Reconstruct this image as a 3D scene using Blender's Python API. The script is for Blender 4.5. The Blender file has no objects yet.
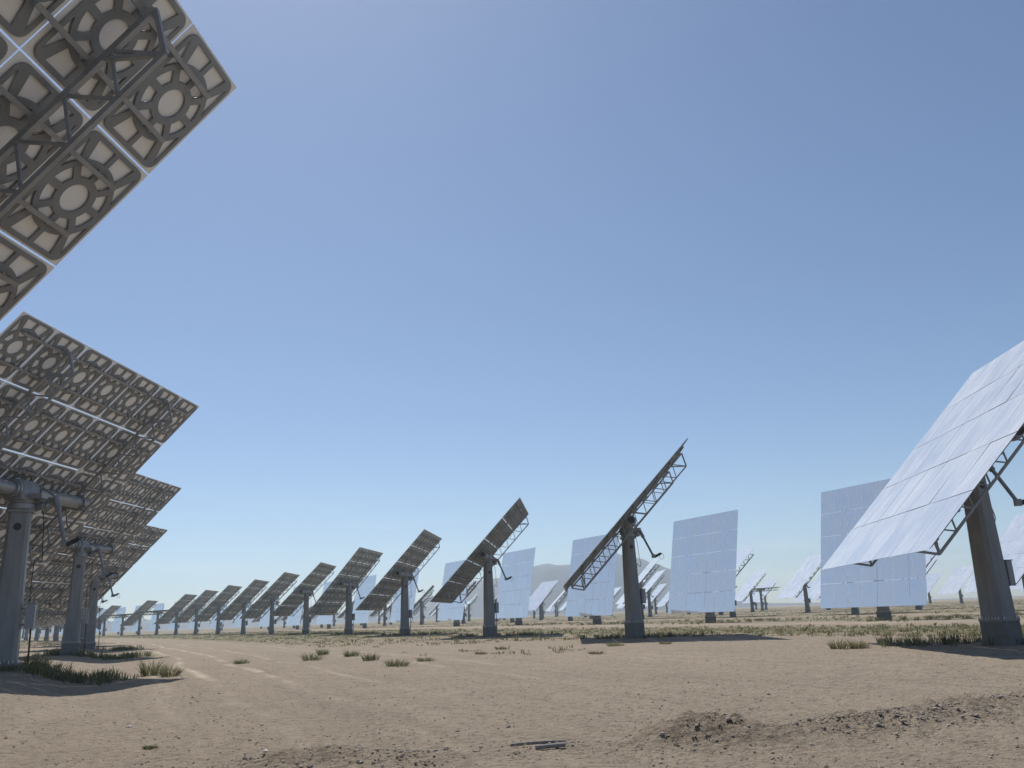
import bpy, bmesh, math, random
import numpy as np
from mathutils import Vector, Matrix, Euler, noise

random.seed(7)
rng = np.random.default_rng(7)
R = math.radians
SC = bpy.context.scene
COL = SC.collection

# ------------------------------------------------------------------ camera
HC = 1.5
cam_d = bpy.data.cameras.new('camera')
cam_d.sensor_width = 36.0
cam_d.lens = 36.0 * 828.0 / 1024.0
cam_d.clip_start = 0.1
cam_d.clip_end = 12000
cam = bpy.data.objects.new('camera', cam_d)
COL.objects.link(cam)
PITCH, ROLL = R(15.6), R(2.25)
r0 = Vector((1, 0, 0)); u0 = Vector((0, -math.sin(PITCH), math.cos(PITCH))); fw = Vector((0, math.cos(PITCH), math.sin(PITCH)))
cr = math.cos(ROLL) * r0 - math.sin(ROLL) * u0
cu = math.sin(ROLL) * r0 + math.cos(ROLL) * u0
m = Matrix((cr, cu, -fw)).transposed().to_4x4()
m.translation = Vector((0, 0, HC))
cam.matrix_world = m
SC.camera = cam

# ------------------------------------------------------------------ light
SUN_AZ, SUN_EL = R(-23.0), R(59.0)
sun_dir = Vector((math.sin(SUN_AZ) * math.cos(SUN_EL), math.cos(SUN_AZ) * math.cos(SUN_EL), math.sin(SUN_EL)))
w = bpy.data.worlds.new('World'); SC.world = w; w.use_nodes = True
wn = w.node_tree
sky = wn.nodes.new('ShaderNodeTexSky'); sky.sky_type = 'NISHITA'; sky.sun_disc = False
sky.sun_elevation = SUN_EL; sky.sun_rotation = SUN_AZ
sky.altitude = 1500; sky.air_density = 1.0; sky.dust_density = 1.2; sky.ozone_density = 3.2
bg = wn.nodes['Background']; bg.inputs[1].default_value = 0.104
# a few thin cloud veils low over the horizon
w_tc = wn.nodes.new('ShaderNodeTexCoord')
w_mp = wn.nodes.new('ShaderNodeMapping'); w_mp.inputs['Scale'].default_value = (3.0, 3.0, 26.0); wn.links.new(w_tc.outputs['Generated'], w_mp.inputs[0])
w_no = wn.nodes.new('ShaderNodeTexNoise'); w_no.inputs['Scale'].default_value = 1.3; w_no.inputs['Detail'].default_value = 7; w_no.inputs['Roughness'].default_value = 0.6
wn.links.new(w_mp.outputs[0], w_no.inputs['Vector'])
w_rp = wn.nodes.new('ShaderNodeValToRGB'); w_rp.color_ramp.elements[0].position = 0.52; w_rp.color_ramp.elements[1].position = 0.74
wn.links.new(w_no.outputs['Fac'], w_rp.inputs[0])
w_sp = wn.nodes.new('ShaderNodeSeparateXYZ'); wn.links.new(w_tc.outputs['Generated'], w_sp.inputs[0])
w_el = wn.nodes.new('ShaderNodeMapRange'); w_el.inputs['From Min'].default_value = 0.16; w_el.inputs['From Max'].default_value = 0.04; w_el.inputs['To Min'].default_value = 0.0; w_el.inputs['To Max'].default_value = 0.30
wn.links.new(w_sp.outputs['Z'], w_el.inputs['Value'])
w_ml = wn.nodes.new('ShaderNodeMath'); w_ml.operation = 'MULTIPLY'; wn.links.new(w_rp.outputs[0], w_ml.inputs[0]); wn.links.new(w_el.outputs[0], w_ml.inputs[1])
w_mx = wn.nodes.new('ShaderNodeMix'); w_mx.data_type = 'RGBA'
wn.links.new(w_ml.outputs[0], w_mx.inputs['Factor']); wn.links.new(sky.outputs[0], w_mx.inputs['A']); w_mx.inputs['B'].default_value = (9.0, 9.2, 9.4, 1)
wn.links.new(w_mx.outputs['Result'], bg.inputs[0])
sd = bpy.data.lights.new('sun', 'SUN'); sd.energy = 4.5; sd.angle = R(0.53); sd.color = (1.0, 0.955, 0.89)
so = bpy.data.objects.new('sun', sd); COL.objects.link(so)
so.rotation_euler = sun_dir.to_track_quat('Z', 'Y').to_euler()
so.location = (0, 0, 300)
SC.view_settings.view_transform = 'Standard'
SC.view_settings.look = 'None'
SC.view_settings.exposure = 0.0
SC.view_settings.gamma = 1.0
SC.cycles.caustics_reflective = False
SC.cycles.caustics_refractive = False
SC.cycles.max_bounces = 6
SC.cycles.diffuse_bounces = 3
SC.cycles.glossy_bounces = 4
SC.cycles.volume_bounces = 4
SC.cycles.use_denoising = True

# ------------------------------------------------------------------ materials
def new_mat(name):
    mt = bpy.data.materials.new(name); mt.use_nodes = True
    nt = mt.node_tree
    return mt, nt, nt.nodes['Principled BSDF']

def N(nt, kind, **kw):
    n = nt.nodes.new(kind)
    for k, v in kw.items(): setattr(n, k, v)
    return n

def ramp(nt, stops):
    n = nt.nodes.new('ShaderNodeValToRGB')
    e = n.color_ramp.elements
    while len(e) < len(stops): e.new(0.5)
    for el, (p, c) in zip(e, stops):
        el.position = p
        el.color = (c, c, c, 1) if isinstance(c, (int, float)) else (*c, 1)
    return n

def noise_tex(nt, vec, scale, detail=6, rough=0.55, dist=0.0):
    n = nt.nodes.new('ShaderNodeTexNoise')
    n.inputs['Scale'].default_value = scale; n.inputs['Detail'].default_value = detail
    n.inputs['Roughness'].default_value = rough; n.inputs['Distortion'].default_value = dist
    if vec is not None: nt.links.new(vec, n.inputs['Vector'])
    return n

def weathered(name, c1, c2, rough, metal, scale=3.0, bump=0.05, streak=True):
    mt, nt, b = new_mat(name)
    tc = N(nt, 'ShaderNodeTexCoord')
    mp = N(nt, 'ShaderNodeMapping'); nt.links.new(tc.outputs['Object'], mp.inputs[0])
    oi = N(nt, 'ShaderNodeObjectInfo')
    ad = N(nt, 'ShaderNodeVectorMath', operation='ADD')
    ml = N(nt, 'ShaderNodeVectorMath', operation='SCALE'); ml.inputs[0].default_value = (37, 17, 23)
    nt.links.new(oi.outputs['Random'], ml.inputs['Scale'])
    nt.links.new(mp.outputs[0], ad.inputs[0]); nt.links.new(ml.outputs[0], ad.inputs[1])
    if streak: mp.inputs['Scale'].default_value = (1.6, 1.6, 0.35)
    n1 = noise_tex(nt, ad.outputs[0], scale, 8, 0.62)
    rp = ramp(nt, [(0.3, c1), (0.7, c2)])
    nt.links.new(n1.outputs['Fac'], rp.inputs[0])
    nt.links.new(rp.outputs[0], b.inputs['Base Color'])
    n2 = noise_tex(nt, tc.outputs['Object'], 60, 4)
    r2 = ramp(nt, [(0.2, max(rough - .12, .05)), (0.8, min(rough + .12, 1))])
    nt.links.new(n1.outputs['Fac'], r2.inputs[0]); nt.links.new(r2.outputs[0], b.inputs['Roughness'])
    b.inputs['Metallic'].default_value = metal
    if bump:
        bp = N(nt, 'ShaderNodeBump'); bp.inputs['Strength'].default_value = bump; bp.inputs['Distance'].default_value = 0.01
        nt.links.new(n2.outputs['Fac'], bp.inputs['Height']); nt.links.new(bp.outputs[0], b.inputs['Normal'])
    return mt

M_PYLON = weathered('pylon_paint', (0.19, 0.19, 0.19), (0.29, 0.289, 0.287), 0.5, 0.0, 2.2)
M_STEEL = weathered('galvanised_steel', (0.23, 0.235, 0.24), (0.34, 0.345, 0.35), 0.5, 0.3, 4.0, streak=False)
M_STAMP = weathered('stamped_steel', (0.18, 0.193, 0.21), (0.24, 0.253, 0.27), 0.5, 0.15, 3.0, streak=False)
M_DARK = weathered('dark_metal_and_hollows', (0.02, 0.02, 0.022), (0.05, 0.05, 0.05), 0.5, 0.2, 5.0, streak=False)  # dark fittings, and the painted shade inside tube ends and post hole
M_BOX = weathered('box_paint', (0.28, 0.29, 0.30), (0.36, 0.37, 0.38), 0.45, 0.0, 3.0)
M_CONC = weathered('footing_concrete', (0.15, 0.146, 0.138), (0.23, 0.224, 0.21), 0.9, 0.0, 5.0, 0.3, streak=False)
M_BOLT = weathered('bolt_zinc', (0.5, 0.5, 0.5), (0.65, 0.65, 0.65), 0.4, 0.6, 9.0, streak=False)
M_RUST = weathered('rusty_pipe', (0.10, 0.05, 0.03), (0.2, 0.11, 0.07), 0.8, 0.1, 8.0, streak=False)
M_WOOD = weathered('weathered_stick', (0.16, 0.145, 0.13), (0.30, 0.28, 0.26), 0.9, 0.0, 14.0, 0.4)
M_BACK = weathered('mirror_back_paint', (0.82, 0.83, 0.842), (0.88, 0.886, 0.894), 0.7, 0.0, 2.5, 0.0, streak=False)

def mirror_mat():
    mt, nt, b = new_mat('dusty_mirror')
    out = nt.nodes['Material Output']
    tc = N(nt, 'ShaderNodeTexCoord')
    oi = N(nt, 'ShaderNodeObjectInfo')
    sc = N(nt, 'ShaderNodeVectorMath', operation='SCALE'); sc.inputs[0].default_value = (31, 0, 47)
    nt.links.new(oi.outputs['Random'], sc.inputs['Scale'])
    ad = N(nt, 'ShaderNodeVectorMath', operation='ADD')
    nt.links.new(tc.outputs['Object'], ad.inputs[0]); nt.links.new(sc.outputs[0], ad.inputs[1])
    mp = N(nt, 'ShaderNodeMapping'); mp.inputs['Scale'].default_value = (3.5, 1, 0.45)     # dust streaks run down the glass
    nt.links.new(ad.outputs[0], mp.inputs[0])
    n1 = noise_tex(nt, mp.outputs[0], 1.6, 8, 0.65)
    n2 = noise_tex(nt, ad.outputs[0], 0.55, 4, 0.5)
    mx = N(nt, 'ShaderNodeMath', operation='MULTIPLY'); nt.links.new(n1.outputs['Fac'], mx.inputs[0]); nt.links.new(n2.outputs['Fac'], mx.inputs[1])
    rp = ramp(nt, [(0.12, 0.30), (0.42, 0.56)])
    av = N(nt, 'ShaderNodeMath', operation='MULTIPLY_ADD'); nt.links.new(oi.outputs['Random'], av.inputs[0]); av.inputs[1].default_value = 0.09; av.inputs[2].default_value = -0.045
    a2 = N(nt, 'ShaderNodeMath', operation='ADD'); nt.links.new(mx.outputs[0], a2.inputs[0]); nt.links.new(av.outputs[0], a2.inputs[1])
    nt.links.new(a2.outputs[0], rp.inputs[0])
    gl = N(nt, 'ShaderNodeBsdfGlossy'); gl.inputs['Color'].default_value = (0.93, 0.95, 0.96, 1); gl.inputs['Roughness'].default_value = 0.03
    b.inputs['Base Color'].default_value = (0.78, 0.78, 0.775, 1); b.inputs['Roughness'].default_value = 0.9
    b.inputs['Specular IOR Level'].default_value = 0.2
    ms = N(nt, 'ShaderNodeMixShader')
    nt.links.new(rp.outputs[0], ms.inputs[0]); nt.links.new(gl.outputs[0], ms.inputs[1]); nt.links.new(b.outputs[0], ms.inputs[2])
    nt.links.new(ms.outputs[0], out.inputs[0])
    return mt
M_MIRROR = mirror_mat()

# ------------------------------------------------------------------ mesh helpers
class MB:
    """collects shapes into one mesh"""
    def __init__(self): self.v = []; self.f = []; self.mi = []
    def add(self, verts, faces, mi=0):
        o = len(self.v); self.v += [tuple(p) for p in verts]
        for f in faces: self.f.append([i + o for i in f]); self.mi.append(mi)
    def hexa(self, b4, t4, mi=0):
        self.add(list(b4) + list(t4), [(3, 2, 1, 0), (4, 5, 6, 7), (0, 1, 5, 4), (1, 2, 6, 5), (2, 3, 7, 6), (3, 0, 4, 7)], mi)
    def box(self, c, s, mi=0):
        x, y, z = c; a, b_, d = s[0] / 2, s[1] / 2, s[2] / 2
        self.hexa([(x - a, y - b_, z - d), (x + a, y - b_, z - d), (x + a, y + b_, z - d), (x - a, y + b_, z - d)],
                  [(x - a, y - b_, z + d), (x + a, y - b_, z + d), (x + a, y + b_, z + d), (x - a, y + b_, z + d)], mi)
    def ring_loft(self, rings, cap=True, mi=0):
        n = len(rings[0]); o = len(self.v)
        for r in rings: self.v += [tuple(p) for p in r]
        for k in range(len(rings) - 1):
            for i in range(n):
                j = (i + 1) % n
                self.f.append([o + k * n + i, o + k * n + j, o + (k + 1) * n + j, o + (k + 1) * n + i]); self.mi.append(mi)
        if cap:
            self.f.append([o + i for i in range(n)][::-1]); self.mi.append(mi)
            self.f.append([o + (len(rings) - 1) * n + i for i in range(n)]); self.mi.append(mi)
    def bar(self, p, q, wd, wd2=None, n=4, mi=0):
        p = Vector(p); q = Vector(q); d = (q - p).normalized()
        a = d.cross(Vector((1, 0, 0)) if abs(d.x) < 0.9 else Vector((0, 0, 1))).normalized(); c = d.cross(a)
        w2 = wd2 or wd
        rs = []
        for pt, ww in ((p, wd), (q, w2)):
            if n == 4:
                h = ww / 2
                rs.append([pt + a * h + c * h, pt - a * h + c * h, pt - a * h - c * h, pt + a * h - c * h])
            else:
                rs.append([pt + (a * math.cos(t) + c * math.sin(t)) * ww / 2 for t in [2 * math.pi * i / n for i in range(n)]])
        self.ring_loft(rs, True, mi)
    def tube_path(self, pts, wd, n=6, mi=0):
        pts = [Vector(p) for p in pts]; rs = []
        for i, p in enumerate(pts):
            d = (pts[min(i + 1, len(pts) - 1)] - pts[max(i - 1, 0)]).normalized()
            a = d.cross(Vector((1, 0, 0)) if abs(d.x) < 0.8 else Vector((0, 1, 0))).normalized(); c = d.cross(a)
            rs.append([p + (a * math.cos(t) + c * math.sin(t)) * wd / 2 for t in [2 * math.pi * k / n for k in range(n)]])
        self.ring_loft(rs, True, mi)
    def lathe(self, prof, n=20, axis='z', c=(0, 0, 0), mi=0, cap=True):
        rs = []
        for r, h in prof:
            rr = []
            for i in range(n):
                t = 2 * math.pi * i / n; x, y = r * math.cos(t), r * math.sin(t)
                p = (x, y, h) if axis == 'z' else ((h, x, y) if axis == 'x' else (y, h, x))
                rr.append((p[0] + c[0], p[1] + c[1], p[2] + c[2]))
            rs.append(rr)
        self.ring_loft(rs, cap, mi)
    def mesh(self, name, mats, smooth=False, bevel=0.0):
        me = bpy.data.meshes.new(name); me.from_pydata(self.v, [], self.f)
        mats = mats if isinstance(mats, (list, tuple)) else [mats]
        for mt in mats: me.materials.append(mt)
        me.polygons.foreach_set('material_index', self.mi)
        bm = bmesh.new(); bm.from_mesh(me)
        if bevel:
            bmesh.ops.bevel(bm, geom=[e for e in bm.edges if len(e.link_faces) == 2 and e.calc_face_angle(0) > 0.6], offset=bevel, segments=1, affect='EDGES', profile=0.5)
        bmesh.ops.recalc_face_normals(bm, faces=bm.faces)
        bm.to_mesh(me); bm.free()
        if smooth:
            me.polygons.foreach_set('use_smooth', [True] * len(me.polygons))
            me.set_sharp_from_angle(angle=R(35))
        me.update()
        return me

def link(name, me, parent=None, loc=(0, 0, 0), rot=(0, 0, 0)):
    o = bpy.data.objects.new(name, me); COL.objects.link(o)
    if parent is not None: o.parent = parent
    o.location = loc; o.rotation_euler = rot
    return o

def tag(o, label=None, cat=None, group=None, kind=None):
    if label: o['label'] = label
    if cat: o['category'] = cat
    if group: o['group'] = group
    if kind: o['kind'] = kind
    return o

# ------------------------------------------------------------------ heliostat meshes
W, H = 11.0, 10.3
CW, RH = W / 7, H / 5
PZ = 6.05                       # height of the tilting axis
OFF = 0.45                      # mirror plane in front of the axis
FW_, FH_ = CW - 0.022, RH - 0.03

def arc(r, a0, a1, n=7):
    return [(r * math.cos(a0 + (a1 - a0) * i / (n - 1)), r * math.sin(a0 + (a1 - a0) * i / (n - 1))) for i in range(n)]

def round_rect(a, b, r, n=5):
    pts = []
    for cx, cy, s in ((a - r, b - r, 0), (-a + r, b - r, 90), (-a + r, -b + r, 180), (a - r, -b + r, 270)):
        pts += [(cx + r * math.cos(R(s + 90 * i / (n - 1))), cy + r * math.sin(R(s + 90 * i / (n - 1)))) for i in range(n)]
    return pts

def stamp_outline(fine=True):
    a, b = FW_ / 2 - 0.085, FH_ / 2 - 0.045
    loops = [round_rect(a, b, 0.16 if fine else 0.1, 6 if fine else 3)]
    k = 7 if fine else 4
    loops.append([(0.245 * math.cos(2 * math.pi * i / (24 if fine else 10)), 0.245 * math.sin(2 * math.pi * i / (24 if fine else 10))) for i in range(24 if fine else 10)])
    for i in range(8):
        c0, c1 = i * math.pi / 4, (i + 1) * math.pi / 4
        ri, ro, hw = 0.36, 0.57, 0.055
        di, do = math.asin(hw / ri), math.asin(hw / ro)
        loops.append(arc(ro, c0 + do, c1 - do, k) + arc(ri, c1 - di, c0 + di, max(3, k - 3)))
    fa, fb, rr = a - 0.06, b - 0.065, 0.66
    for sx in (1, -1):
        for sy in (1, -1):
            # wide opening beside the centre spoke at the end of the facet
            t0, t1 = math.acos(0.042 / rr), R(57)
            p = [(0.042, fb), *arc(rr, t0, t1, max(3, k - 2)), (0.47, fb)]
            loops.append([(x * sx, y * sy) for x, y in p])
            # corner opening between diagonal spoke and side rail
            t2, t3 = R(47), R(22)
            p = [(fa, fb - 0.05), *arc(rr, t2, t3, max(3, k - 3))]
            p = [(min(x, fa), y) for x, y in p]
            p.append((fa, p[-1][1] - 0.01))
            loops.append([(x * sx, y * sy) for x, y in p])
    return loops

def stamp_mesh(name, fine=True):
    cu_ = bpy.data.curves.new(name, 'CURVE'); cu_.dimensions = '2D'; cu_.fill_mode = 'BOTH'; cu_.extrude = 0.011 if fine else 0.008
    if fine: cu_.bevel_depth = 0.006; cu_.bevel_resolution = 0
    for lp in stamp_outline(fine):
        sp = cu_.splines.new('POLY'); sp.points.add(len(lp) - 1); sp.use_cyclic_u = True
        for pt, (x, y) in zip(sp.points, lp): pt.co = (x, y, 0, 1)
    ob = bpy.data.objects.new(name, cu_); COL.objects.link(ob)
    dg = bpy.context.evaluated_depsgraph_get()
    me = bpy.data.meshes.new_from_object(ob.evaluated_get(dg))
    bpy.data.objects.remove(ob); me.name = name
    # curve lies in x,y: stand it up in the panel frame (x = across, z = up the panel), behind the glass
    me.transform(Matrix.Translation((0, -0.030 if fine else -0.022, 0)) @ Matrix.Rotation(R(90), 4, 'X'))
    me.materials.clear(); me.materials.append(M_STAMP)
    return me

def glass_mb():
    mb = MB(); a, b = FW_ / 2, FH_ / 2; t = 0.006
    v = [(-a, -t, -b), (a, -t, -b), (a, -t, b), (-a, -t, b), (-a, 0, -b), (a, 0, -b), (a, 0, b), (-a, 0, b)]
    mb.add(v, [(4, 5, 6, 7)], 0)
    mb.add(v, [(0, 1, 2, 3), (0, 1, 5, 4), (1, 2, 6, 5), (2, 3, 7, 6), (3, 0, 4, 7)], 1)
    return mb
ME_GLASS = glass_mb().mesh('mirror_facet', [M_MIRROR, M_BACK])
ME_STAMP = stamp_mesh('facet_frame', True)
ME_STAMP_LO = stamp_mesh('facet_frame_far', False)

def joined_facet():
    """a facet whose backing frame is part of the same mesh, for heliostats farther off"""
    me = bpy.data.meshes.new('mirror_facet_far')
    bm = bmesh.new(); bm.from_mesh(ME_GLASS); n0 = len(bm.faces)
    bm.from_mesh(ME_STAMP_LO); bm.faces.ensure_lookup_table()
    for f in bm.faces[n0:]: f.material_index = 2
    bm.to_mesh(me); bm.free()
    for mt in (M_MIRROR, M_BACK, M_STAMP): me.materials.append(mt)
    return me
ME_FACET_LO = joined_facet()

def facet_spots():
    for j in range(5):
        for i in range(7):
            yield (i - 3) * CW, (j - 2) * RH

def far_panel():
    me = bpy.data.meshes.new('mirror_panel'); bm = bmesh.new()
    for x, z in facet_spots():
        t = bmesh.new(); t.from_mesh(ME_FACET_LO)
        bmesh.ops.rotate(t, verts=t.verts, cent=(0, 0, 0), matrix=Matrix.Rotation(R(random.gauss(0, .12)), 3, 'X') @ Matrix.Rotation(R(random.gauss(0, .12)), 3, 'Z'))
        bmesh.ops.translate(t, verts=t.verts, vec=(x, OFF, z))
        tm = bpy.data.meshes.new('tmp'); t.to_mesh(tm); t.free(); bm.from_mesh(tm); bpy.data.meshes.remove(tm)
    bm.to_mesh(me); bm.free()
    for mt in (M_MIRROR, M_BACK, M_STAMP): me.materials.append(mt)
    return me
ME_PANEL = far_panel()

def truss_mesh(side, detail=True):
    mb = MB(); yt, yb = 0.22, -0.42; x0 = 3.1 * side
    zt, zb = 4.75, 4.35
    mb.bar((x0, yt, -zt), (x0, yt, zt), 0.085)
    mb.bar((x0, yb, -zb), (x0, yb, zb), 0.075)
    for s in (1, -1):
        mb.bar((x0, yt, s * zt), (x0, yb, s * zb), 0.07)
        mb.bar((x0, yb, s * zb), (x0, yt, s * 3.75), 0.06)
    n = 10
    zs = [-zb + 2 * zb * i / n for i in range(n + 1)]
    for i in range(n):
        za, zc = zs[i], zs[i + 1]; zm = (za + zc) / 2
        mb.bar((x0, yb, za), (x0, yt, zm), 0.042); mb.bar((x0, yt, zm), (x0, yb, zc), 0.042)
    if False:
        # second light bottom chord, offset inwards, tied to the first: the box-shaped lower edge
        xi = x0 - 0.45 * side
        mb.bar((xi, yb + 0.16, -zb + .3), (xi, yb + 0.16, zb - .3), 0.07)
        for i in range(1, n):
            mb.bar((x0, yb, zs[i]), (xi, yb + 0.16, zs[i]), 0.05)
            mb.bar((xi, yb + 0.16, zs[i]), (x0 - 0.1 * side, yt, (zs[i] + zs[i - 1]) / 2), 0.045)
    for j in range(5):
        for dz in (-0.5, 0.5):
            z = (j - 2) * RH + dz
            mb.box((x0, OFF - 0.185, z), (0.14, 0.05, 0.14))
    return mb.mesh('truss', M_STEEL)
ME_TRUSS = {1: truss_mesh(1), -1: truss_mesh(-1)}

def purlin_mesh():
    mb = MB()
    for x0, x1 in ((-5.05, -1.95), (-1.8, 1.8), (1.95, 5.05)):
        mb.box(((x0 + x1) / 2, OFF - 0.125, 0), (x1 - x0, 0.07, 0.075))
    for i in range(7):
        for s in (-0.42, 0.42):
            x = (i - 3) * CW + s
            if abs(x) < 5.05: mb.box((x, OFF - 0.088, 0), (0.05, 0.05, 0.12), 1)
        return mb.mesh('purlin', [M_STEEL, M_DARK])
ME_PURLIN = purlin_mesh()

def tube_mesh():
    mb = MB(); L = 3.45; ro, ri = 0.225, 0.195
    for s in (1, -1):
        prof = [(ri, s * (L - 1.2)), (ri, s * L), (ro, s * L), (ro, s * 0.52), (ri, s * 0.5)]
        mb.lathe(prof, 24, 'x', cap=True)
        for xx in (3.1, 0.62):
            mb.lathe([(ro, s * (xx - .05)), (ro + 0.07, s * (xx - .05)), (ro + 0.07, s * (xx + .05)), (ro, s * (xx + .05))], 24, 'x', cap=False)
    return mb.mesh('torque_tube', M_STEEL, smooth=True)
ME_TUBE = tube_mesh()
ME_TUBE_HOLLOW = []
for s in (1, -1):
    mb = MB(); mb.lathe([(0.19, s * 3.40), (0.19, s * 3.435)], 20, 'x')  # dark disc paints the shade inside the open tube end
    ME_TUBE_HOLLOW.append(mb.mesh('tube_hollow_shade', M_DARK))

def sq_ring(hx, hy, z, ch):
    return [(-hx + ch, -hy, z), (hx - ch, -hy, z), (hx, -hy + ch, z), (hx, hy - ch, z), (hx - ch, hy, z), (-hx + ch, hy, z), (-hx, hy - ch, z), (-hx, -hy + ch, z)]

def pylon_mesh():
    mb = MB()
    mb.ring_loft([sq_ring(q, q, z, q * .30) for q, z in ((0.41, 0.66), (0.395, 0.95), (0.31, 5.0), (0.31, 5.32))])
    mb.ring_loft([sq_ring(0.475, 0.475, 0.60, .14), sq_ring(0.475, 0.475, 0.665, .14)])
    for i in range(7):
        t = -0.33 + 0.66 * i / 6
        for p in ((0.44, t), (-0.44, t), (t, 0.44), (t, -0.44)):
            mb.lathe([(0.022, -.02), (0.022, 0.03), (0.015, 0.03), (0.015, .06)], 6, 'z', c=(*p, 0.68), mi=1)
    mb.ring_loft([sq_ring(0.39, 0.39, 5.32, .10), sq_ring(0.39, 0.39, 5.40, .10)])
    return mb.mesh('pylon', [M_PYLON, M_BOLT])
ME_PYLON = pylon_mesh()
mb = MB(); mb.lathe([(0.115, -0.29), (0.115, -0.330), (0.10, -0.337)], 18, 'x', c=(0, 0, 4.85))  # solid dark disc, coloured as the shaded hole in the post
ME_PORT = mb.mesh('access_port', M_DARK)
mb = MB(); mb.ring_loft([sq_ring(0.46, 0.46, -0.6, .14), sq_ring(0.46, 0.46, 0.57, .14), sq_ring(0.45, 0.45, 0.60, .13)])
ME_FOOT = mb.mesh('footing', M_CONC)

def head_mesh():
    mb = MB()
    mb.lathe([(0.36, 5.40), (0.40, 5.43), (0.40, 5.60), (0.34, 5.63), (0.34, 5.70)], 24)
    mb.ring_loft([sq_ring(0.46, 0.34, 5.70, .05), sq_ring(0.46, 0.34, 5.82, .05), sq_ring(0.46, 0.30, 6.2, .08), sq_ring(0.46, 0.20, 6.36, .08)])
    mb.lathe([(0.12, 0), (0.12, -0.28), (0.09, -0.30), (0.09, -0.42)], 12, 'y', c=(0.30, -0.30, 5.55))    # azimuth motor
    for s in (1, -1):
        mb.lathe([(0.31, s * 0.46), (0.31, s * 0.55)], 20, 'x', c=(0, 0, PZ))
    # bracket that carries the jack
    mb.box((0.0, -0.50, 5.84), (0.34, 0.55, 0.16))
    mb.box((0.62, -0.42, 5.78), (0.10, 0.75, 0.20)); mb.box((0.4, -0.42, 5.78), (0.5, 0.12, 0.12))
    return mb.mesh('drive_head', M_STEEL, smooth=True)
ME_HEAD = head_mesh()

# elevation jack: hangs from the bracket, its motor at the lower end
def jack_meshes():
    a = MB(); p0 = Vector((0.62, -0.78, 5.80)); p1 = Vector((0.32, -1.42, 4.30))
    d = (p1 - p0).normalized()
    a.bar(p0 - d * 0.12, p0 + d * 0.42, 0.20, n=12)
    a.bar(p0 + d * 0.42, p1, 0.125, n=12)
    a.bar(p0 - d * 0.12, Vector((0.62, -0.25, 6.22)), 0.07, n=10)
    a.box(tuple(p1), (0.16, 0.20, 0.22))
    b = MB(); q = Vector((0.32, -1.50, 4.26)); e = Vector((0, -0.9, 0.42)).normalized()
    b.bar(q, q + e * 0.36, 0.15, n=12); b.bar(q + e * 0.36, q + e * 0.44, 0.11, n=12)
    c = MB(); s = q + e * 0.42
    loop = [s + Vector((0, -0.12 * math.sin(t) - 0.02, 0.17 * (math.cos(t) - 1) )) for t in [i * 0.45 for i in range(13)]]
    c.tube_path(loop, 0.022, 5)
    pts = [Vector((0.40, -0.46, 5.55)), Vector((0.42, -0.56, 5.0)), Vector((0.42, -0.60, 4.3)), Vector((0.40, -0.66, 3.9)), Vector((0.38, -0.6, 3.72)), Vector((0.36, -0.46, 3.9)), Vector((0.34, -0.42, 3.4)), Vector((0.30, -0.46, 2.4))]
    # smooth the hanging cable
    sm = []
    for i in range(len(pts) - 1):
        pa, pb = pts[max(i - 1, 0)], pts[i]; pc, pd = pts[i + 1], pts[min(i + 2, len(pts) - 1)]
        for k in range(5):
            t = k / 5
            sm.append(0.5 * ((2 * pb) + (pc - pa) * t + (2 * pa - 5 * pb + 4 * pc - pd) * t * t + (3 * pb - pa - 3 * pc + pd) * t ** 3))
    sm.append(pts[-1])
    c.tube_path(sm, 0.03, 5)
    return a.mesh('jack', M_STEEL, smooth=True), b.mesh('motor', M_DARK, smooth=True), c.mesh('cable', M_DARK, smooth=True)
ME_JACK, ME_MOTOR, ME_CABLE = jack_meshes()

mb = MB()
mb.box((0.0, -0.62, 2.05), (0.52, 0.24, 0.78)); mb.box((0.0, -0.745, 2.05), (0.44, 0.012, 0.68))
mb.box((0.0, -0.45, 2.30), (0.30, 0.12, 0.06)); mb.box((0.0, -0.45, 1.80), (0.30, 0.12, 0.06)); mb.box((0.0, -0.63, 2.46), (0.58, 0.30, 0.03))
ME_BOX = mb.mesh('control_box', M_BOX)
mb = MB(); mb.bar((0.1, -0.66, 1.66), (0.12, -0.70, -0.1), 0.055, n=8)
ME_COND = mb.mesh('conduit', M_RUST, smooth=True)

def far_truss():
    mb = MB(); yt, yb = 0.3, -0.42
    for x0 in (3.1, -3.1):
        mb.bar((x0, yt, -4.9), (x0, yt, 4.9), 0.12); mb.bar((x0, yb, -4.35), (x0, yb, 4.35), 0.13)
        n = 8; zs = [-4.35 + 8.7 * i / n for i in range(n + 1)]
        for i in range(n):
            zm = (zs[i] + zs[i + 1]) / 2
            mb.bar((x0, yb, zs[i]), (x0, yt, zm), 0.09); mb.bar((x0, yt, zm), (x0, yb, zs[i + 1]), 0.09)
    mb.bar((-3.25, 0, 0), (3.25, 0, 0), 0.4, n=8)
    return mb.mesh('support_frame', M_STEEL)
ME_FARTRUSS = far_truss()
mb = MB()
mb.lathe([(0.50, -0.6), (0.50, 0.64), (0.42, 0.72), (0.325, 5.35)], 12); mb.ring_loft([sq_ring(0.42, 0.36, 5.3, .05), sq_ring(0.42, 0.36, 6.2, .05)])
mb.box((0.0, -0.62, 2.05), (0.5, 0.26, 0.78)); mb.bar((0.62, -0.5, 5.8), (0.62, -1.52, 4.28), 0.14); mb.bar((0.62, -1.52, 4.28), (0.62, -1.95, 4.45), 0.13)
ME_FARPYLON = mb.mesh('pylon_far', M_PYLON)

# ------------------------------------------------------------------ terrain height
# ring geometry of the field: rows are arcs about the (unseen) receiver tower
TX, TY = 6.4 - 0.91 * 1090, 49 - 0.415 * 1090
TR0 = 1090.1

def ss(t):
    t = np.clip(t, 0, 1); return t * t * (3 - 2 * t)

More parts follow.
